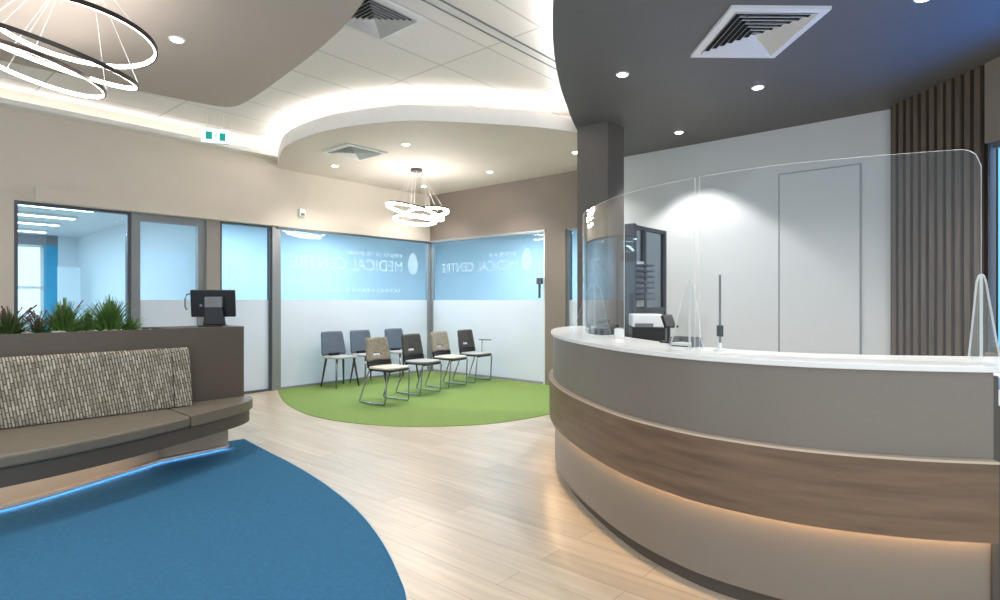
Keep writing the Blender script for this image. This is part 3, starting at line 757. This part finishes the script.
def sled_chair(label, bmat, smat, armrest=False):        # faces +Y
    t = thing('waiting_chair', label, 'chair', (0, 0, 0), 0, 'sled base chairs in the front row')
    obj('seat_shell', seat_bm(.43, .43, .425, .018), M['black'], t, bevel=.005, label='black seat shell')
    obj('seat_pad', seat_bm(.41, .41, .444, .026), smat, t, bevel=.01)
    obj('back_pad', back_panel(.42, .37, .535, .83, -.215, .05, True), bmat, t, smooth=True, solid=.022)
    obj('back_shell', back_panel(.42, .42, .452, .545, -.20, .013, False), M['black'], t, smooth=True, solid=.016, label='black lower back shell')
    for sx in (-1, 1):
        b = BM(); x = sx*.20
        tube(b, [(x*.8, .15, .42), (x, .17, .41), (x*1.06, .14, .03), (x*1.06, .13, .016), (x*1.06, 0, .014), (x*1.06, -.30, .016), (x*1.06, -.315, .03), (x, -.16, .41), (x*.8, -.14, .42)], .010, 8)
        obj('leg', b, M['chrome'], t, smooth=True, label='chrome sled leg')
        b = BM(); tube(b, [(x*.75, -.14, .435), (x*.78, -.19, .46), (x*.78, -.205, .56)], .010, 8)
        obj('back_bracket', b, M['black'], t, smooth=True)
    b = BM(); tube(b, [(-.16, .15, .415), (.16, .15, .415)], .009, 8); obj('crossbar', b, M['chrome'], t, smooth=True)
    if armrest:
        ar = obj('armrest', bx(-.245, -.20, -.10, .14, .655, .675), M['grey_plastic'], t, bevel=.008, label='grey armrest')
        b = BM(); tube(b, [(-.20, -.04, .43), (-.225, -.05, .46), (-.225, -.04, .655)], .008, 8); obj('post', b, M['chrome'], ar, smooth=True)
    return t
def leg_chair(label):
    t = thing('side_chair', label, 'chair', (0, 0, 0), 0, 'four legged chairs in the back row')
    obj('seat', seat_bm(.43, .42, .435, .03), M['seat_grey'], t, bevel=.012, label='light grey seat')
    obj('backrest', back_panel(.43, .37, .47, .83, -.20, .07, False, .05), M['chair_blue'], t, smooth=True, solid=.02, label='slate blue backrest')
    obj('back_bracket', bx(-.08, .08, -.215, -.13, .425, .50), M['black'], t)
    for sx in (-1, 1):
        for sy in (-1, 1):
            b = BM(); tube(b, [(sx*.15, sy*.14, .434), (sx*.20, sy*.20, .0)], [.018, .011], 8)
            obj('leg', b, M['dark_leg'] if sy < 0 or sx < 0 else M['chrome'], t, smooth=True)  # one front leg in bright chrome stands in for light falling on it
    return t
front_dir = math.atan2(-.56, .83)-math.pi/2               # rotation turning +Y into the facing direction
spots = [(376, 7.58), (410.5, 8.33), (438.5, 8.96), (464.5, 9.54)]
fd = Vector((.83, -.56))
pa = sled_chair('beige backed chair with cream seat nearest in the front row', M['chair_beige'], M['seat_cream'])
pb = sled_chair('dark backed chair standing between the two beige backed chairs', M['chair_char'], M['seat_grey'])
pc = copy_tree(pa); pc['label'] = 'beige backed chair standing between the two dark backed chairs'
pd4 = sled_chair('dark backed chair with one grey armrest at the row end by the right glass', M['chair_char'], M['seat_grey'], True)
for c, (x, D) in zip((pa, pb, pc, pd4), spots):
    q = Vector(((x-CX)/F*D, D))+fd*.235
    c.location = (q.x, q.y, .0105); c.rotation_euler = (0, 0, front_dir)
rear_dir = math.atan2(A.y, A.x)-math.pi/2
ra = leg_chair('slate blue backed chair at the glass, farthest from the corner')
rb = copy_tree(ra); rb['label'] = 'slate blue backed chair, middle one of three along the glass'
rc_ = copy_tree(ra); rc_['label'] = 'slate blue backed chair at the glass, closest to the corner'
for c, x in zip((ra, rb, rc_), (335, 362, 394.5)):
    q = P(.44, t_of(x)+.20); c.location = (q.x, q.y, .0105); c.rotation_euler = (0, 0, rear_dir)

# ------------------------------------------------------------------ lights in the ceilings
def spot(loc, watts, parent=None, size=2.1, blend=.6, color=(1, .97, .93)):
    l = bpy.data.lights.new('lamp', 'SPOT'); l.energy = watts; l.spot_size = size; l.spot_blend = blend; l.shadow_soft_size = .05; l.color = color
    o = bpy.data.objects.new('lamp', l); COL.objects.link(o); o.location = loc
    if parent is not None: o.parent = parent
def downlight(x, y, label, watts, size=2.1, z=ZS, pos=None, blend=.6, color=(1, .97, .93)):
    q = pos if pos is not None else unproj(x, y, z)
    t = thing('downlight', label, 'ceiling light', (q[0], q[1], z), 0, 'round recessed downlights')
    b = BM(); lathe(b, [(.042, -.001), (.042, -.008), (.055, -.008), (.058, -.001)], 28); obj('rim', b, M['white_plastic'], t, smooth=False)
    b = BM(); lathe(b, [(.040, -.009), (.040, -.012)], 28); obj('lens', b, M['lamp_lens'], t)
    spot((0, 0, -.03), watts, t, size, blend, color)
KW = 52
downlight(177, 39, 'round downlight in the greige soffit beside the ring pendant', KW)
downlight(335, 165.5, 'round downlight beside the small vent in the waiting area soffit', KW)
downlight(406, 144, 'round downlight in front of the waiting area pendant', KW)
downlight(490, 171.5, 'round downlight in the waiting soffit near the taupe wall', KW)
downlight(575.5, 152, 'round downlight at the soffit edge beside the charcoal column', KW)
downlight(424, 186, 'round downlight behind the waiting area pendant close to the corner', KW*.8)
downlight(622.5, 74, 'round downlight in the charcoal soffit near its curved edge', KW)
downlight(758, 87, 'round downlight in the charcoal soffit behind the square vent', KW)
downlight(679, 132, 'round downlight in the charcoal soffit washing the white wall', KW*1.7, 1.75, blend=.3)
downlight(924, -3, 'round downlight in the charcoal soffit near the battens', KW)
# unseen downlights added to fill the room with light, over lounge and desk
for k, q in enumerate(((-3.4, 2.2), (-1.6, 1.6), (-1.4, .2), (-3.3, .2), (2.6, 2.2), (1.5, 2.9), (3.2, 3.4))):
    downlight(0, 0, ['added unseen fill downlight over the near end of the bench', 'added unseen fill downlight over the blue carpet middle', 'added unseen fill downlight over the blue carpet edge behind', 'added unseen fill downlight over the lounge far side', 'added unseen fill downlight over the low counter', 'added unseen fill downlight over the desk curve', 'added unseen fill downlight over the reception workspace'][k], KW, 2.3, pos=q)

# vents
def vent(name_label, c, z, half, rot, half_y=None):
    hy = half_y or half
    t = thing('ceiling_vent', name_label, 'vent', (c[0], c[1], z), rot, 'square four way ceiling vents')
    b = BM(); fw = .055
    box(b, -half, half, -hy, -hy+fw, -.022, 0); box(b, -half, half, hy-fw, hy, -.022, 0); box(b, -half, -half+fw, -hy+fw, hy-fw, -.022, 0); box(b, half-fw, half, -hy+fw, hy-fw, -.022, 0)
    obj('frame', b, M['vent_white'], t)
    obj('shade_plate', bx(-half+fw, half-fw, -hy+fw, hy-fw, -.004, -.001), M['vent_dark'], t)  # flat dark plate painted as the shade of a recess behind the louvres
    b = BM(); n = 7
    for i in range(n):
        k0 = 1-i/n; k1 = k0-.55/n
        lo = [b.verts.new((sx*(half-fw)*k0, sy*(hy-fw)*k0, -.030+.006*0)) for sx, sy in ((-1, -1), (1, -1), (1, 1), (-1, 1))]
        hi = [b.verts.new((sx*(half-fw)*k1, sy*(hy-fw)*k1, -.006)) for sx, sy in ((-1, -1), (1, -1), (1, 1), (-1, 1))]
        for j in range(4): b.faces.new((lo[j], lo[(j+1) % 4], hi[(j+1) % 4], hi[j]))
    obj('louvre', b, M['vent_white'], t, solid=.002)
    return t
vc = [unproj(690, 54, ZS), unproj(770.5, 57, ZS), unproj(830, 7.6, ZS), unproj(737, 2, ZS)]
c_ = sum(vc, Vector())/4
vent('large square four way vent in the charcoal reception soffit', c_, ZS, .335, math.radians(1), .39)
vent('square vent in the white tiled ceiling beside the lounge soffit', UV(2.86, 3.80), ZC, .295, math.atan2(.7567, .6538))
vent('square vent in the waiting area soffit', unproj(355, 151.5, ZS), ZS, .30, math.atan2(.7567, .6538))
sd_ = thing('slot_diffuser', 'long narrow slot diffuser in the white tiled ceiling', 'vent', (*UV(4.2, 3.25), ZC), math.atan2(.7567, .6538))
b = BM(); box(b, -3.2, 3.2, -.055, -.045, -.012, 0); box(b, -3.2, 3.2, .045, .055, -.012, 0); obj('frame', b, M['grey_plastic'], sd_)
obj('blade', bx(-3.2, 3.2, -.044, .044, -.006, 0), M['vent_white'], sd_)

# pendants made of tilted LED rings
def ring_pendant(name_label, c, ztop, rings, canopy_r=.09, cables=(0, 1, 2), hh=.022, wrap=False):
    t = thing('ring_pendant', name_label, 'pendant light', (c[0], c[1], ztop), 0, 'ring pendants')
    b = BM(); lathe(b, [(canopy_r, 0), (canopy_r, -.035), (canopy_r*.9, -.04)], 32); obj('canopy', b, M['ring_dark'], t)
    for dx, dy, z, R, tx, ty_ in rings:
        MT = Matrix.Translation((dx, dy, z-ztop)) @ Matrix.Rotation(tx, 4, 'X') @ Matrix.Rotation(ty_, 4, 'Y')
        n = 72; th = .010
        def ringmesh(prof):
            b = BM(); rr = []
            for k in range(n):
                a = 2*math.pi*k/n; rr.append([b.verts.new(MT @ Vector((r*math.cos(a), r*math.sin(a), z_))) for r, z_ in prof])
            for k in range(n):
                q, w = rr[k], rr[(k+1) % n]
                for j in range(len(prof)): b.faces.new((q[j], q[(j+1) % len(prof)], w[(j+1) % len(prof)], w[j]))
            return b
        if wrap:                                    # lit on the inside, the underside and the lower outside
            ro = obj('ring', ringmesh([(R, 0), (R, hh), (R-th, hh), (R-th, 0)]), M['ring_dark'], t)
            obj('light_band', ringmesh([(R, -hh), (R, -.001), (R-th, -.001), (R-th-.001, hh*.9), (R-th-.006, hh*.9), (R-th-.006, -hh)]), M['ring_far'], ro)
        else:
          ro = obj('ring', ringmesh([(R, -hh), (R, hh), (R-th, hh), (R-th, -hh)]), M['ring_dark'], t, smooth=False)
          obj('light_band', ringmesh([(R-th-.001, -hh*.9), (R-th-.001, hh*.9), (R-th-.008, hh*.9), (R-th-.008, -hh*.9)]), M['led_ring'], ro)
        for k in cables:
            a = 2*math.pi*k/3+.6; p = MT @ Vector(((R-.006)*math.cos(a), (R-.006)*math.sin(a), hh))
            b = BM(); tube(b, [(math.cos(a)*canopy_r*.7, math.sin(a)*canopy_r*.7, -.03), p], .0022, 6); obj('cable', b, M['wire'], ro)
pc_ = unproj(416.5, 169, ZS)
ring_pendant('pendant of three glowing rings above the waiting chairs', pc_, ZS,
    [(-.02, 0, 2.65, .44, math.radians(-3), math.radians(13)), (.16, .02, 2.64, .32, math.radians(-4), math.radians(-5)), (-.02, 0, 2.53, .32, math.radians(-6), math.radians(3))], wrap=True)
ring_pendant('large pendant of three glowing rings above the blue carpet', (-2.45, 3.35), ZS,
    [(-.10, .13, 2.93, .43, -.080, .018), (-.32, .22, 2.837, .48, .019, .27), (-.79, .70, 2.944, .42, -.09, .219)], .10, hh=.013)

# exit sign hung from the tile ceiling, sensor on the wall
xs = unproj(215, 143, 3.205)
EXS = .88
ex = thing('exit_sign', 'lit emergency exit sign with green panels hung by the left wall', 'exit sign', (xs.x, xs.y, 3.2), math.radians(20))
obj('housing', bx(-.175, .175, 0, .04, 0, .20), M['white_plastic'], ex, bevel=.006)
obj('face', bx(-.168, .168, -.004, -.001, .008, .192), M['sign_white'], ex, label='lit white face')
obj('green_panel', bx(-.115, -.035, -.007, -.005, .05, .155), M['green_sign'], ex); obj('green_panel', bx(.055, .13, -.007, -.005, .04, .145), M['green_sign'], ex)
b = BM(); lathe(b, [(.010, -.001), (.010, .001)], 12)
bmesh.ops.rotate(b, verts=b.verts, cent=(0, 0, 0), matrix=Matrix.Rotation(math.pi/2, 3, 'X')); bmesh.ops.translate(b, verts=b.verts, vec=(.016, -.006, .135))
for seg in ([(.012, .122), (.004, .088)], [(.004, .088), (.024, .072), (.02, .05)], [(.004, .088), (-.012, .07), (-.026, .066)], [(.012, .116), (.03, .104), (.038, .112)], [(.012, .116), (-.006, .112), (-.014, .096)]):
    tube(b, [(x, -.006, z) for x, z in seg], .0055, 6)
obj('running_figure', b, M['cyan_sign'], ex)
b = BM(); tube(b, [(-.1, .02, .2), (-.1, .02, .40)], .006); tube(b, [(.1, .02, .2), (.1, .02, .40)], .006); obj('hanger', b, M['white_plastic'], ex)
ex.scale = (EXS,)*3
ts_ = t_of(301); q = P(.0, ts_); Ds = q.y; zs = H+(CY-213)*Ds/F
se = thing('motion_sensor', 'small white motion sensor on the wall above the glass', 'sensor', (q.x, q.y, zs), math.atan2(A.y, A.x))
obj('housing', bx(.001, .05, -.05, .05, -.06, .06), M['white_plastic'], se, bevel=.012); obj('lens', bx(.05, .058, -.03, .03, -.045, -.005), M['grey_plastic'], se, bevel=.004)
# door closer arm at the end of the right glass
q = P(s_of(541), .005)
cl = thing('window_lock', 'small dark blue lock box on the right glass by the white jamb', 'lock', (q.x, q.y, 1.38), math.atan2(A.y, A.x))
obj('body', bx(-.05, .05, .0-.055, -.005, .20, .30), M['dark_alu'], cl, bevel=.008); obj('rod', bx(-.012, .012, -.052, -.02, -.02, .20), M['dark_alu'], cl)

# ------------------------------------------------------------------ daylight and room lights
def area(name, loc, size, size_y, watts, color, aim):
    l = bpy.data.lights.new(name, 'AREA'); l.shape = 'RECTANGLE'; l.size = size; l.size_y = size_y; l.energy = watts; l.color = color
    o = bpy.data.objects.new(name, l); COL.objects.link(o); o.location = loc
    o.rotation_euler = (Vector(aim)-Vector(loc)).to_track_quat('-Z', 'Y').to_euler(); return o
cool = (.69, .84, .98)
for s_, t_ in ((-1.3, 2.6), (-1.3, .6), (.6, -1.3), (2.8, -1.3)):
    q = P(s_, t_); area('corridor_lamp', (q.x, q.y, 2.70), 1.2, .6, 30, cool, (q.x, q.y, 0))
for s_, t_ in ((-1.6, 6.0), (-4.2, 6.0)):
    q = P(s_, t_); area('office_lamp', (q.x, q.y, 2.56), 1.6, .3, 34, cool, (q.x, q.y, 0))
wd = area('window_daylight', (4.75, 3.7, 1.5), 1.2, .8, 40, (.10, .47, .88), (4.05, 3.5, 3.2)); wd.data.spread = math.radians(110)
w = bpy.data.worlds.new('World'); S.world = w; w.use_nodes = True
bg = w.node_tree.nodes['Background']; bg.inputs['Color'].default_value = (.74, .87, 1.0, 1); bg.inputs['Strength'].default_value = 1.15

# ------------------------------------------------------------------ camera and view
cam = bpy.data.cameras.new('camera'); cam.sensor_width = 36; cam.lens = F/1000*36; cam.clip_start = .05
co = bpy.data.objects.new('camera', cam); COL.objects.link(co); co.location = (0, 0, H); co.rotation_euler = (math.pi/2, 0, 0)
S.camera = co
S.view_settings.view_transform = 'Standard'; S.view_settings.look = 'None'; S.view_settings.gamma = 1; S.view_settings.use_curve_mapping = False
S.view_settings.exposure = 0.78
S.cycles.max_bounces = 10; S.cycles.transparent_max_bounces = 16; S.cycles.diffuse_bounces = 5
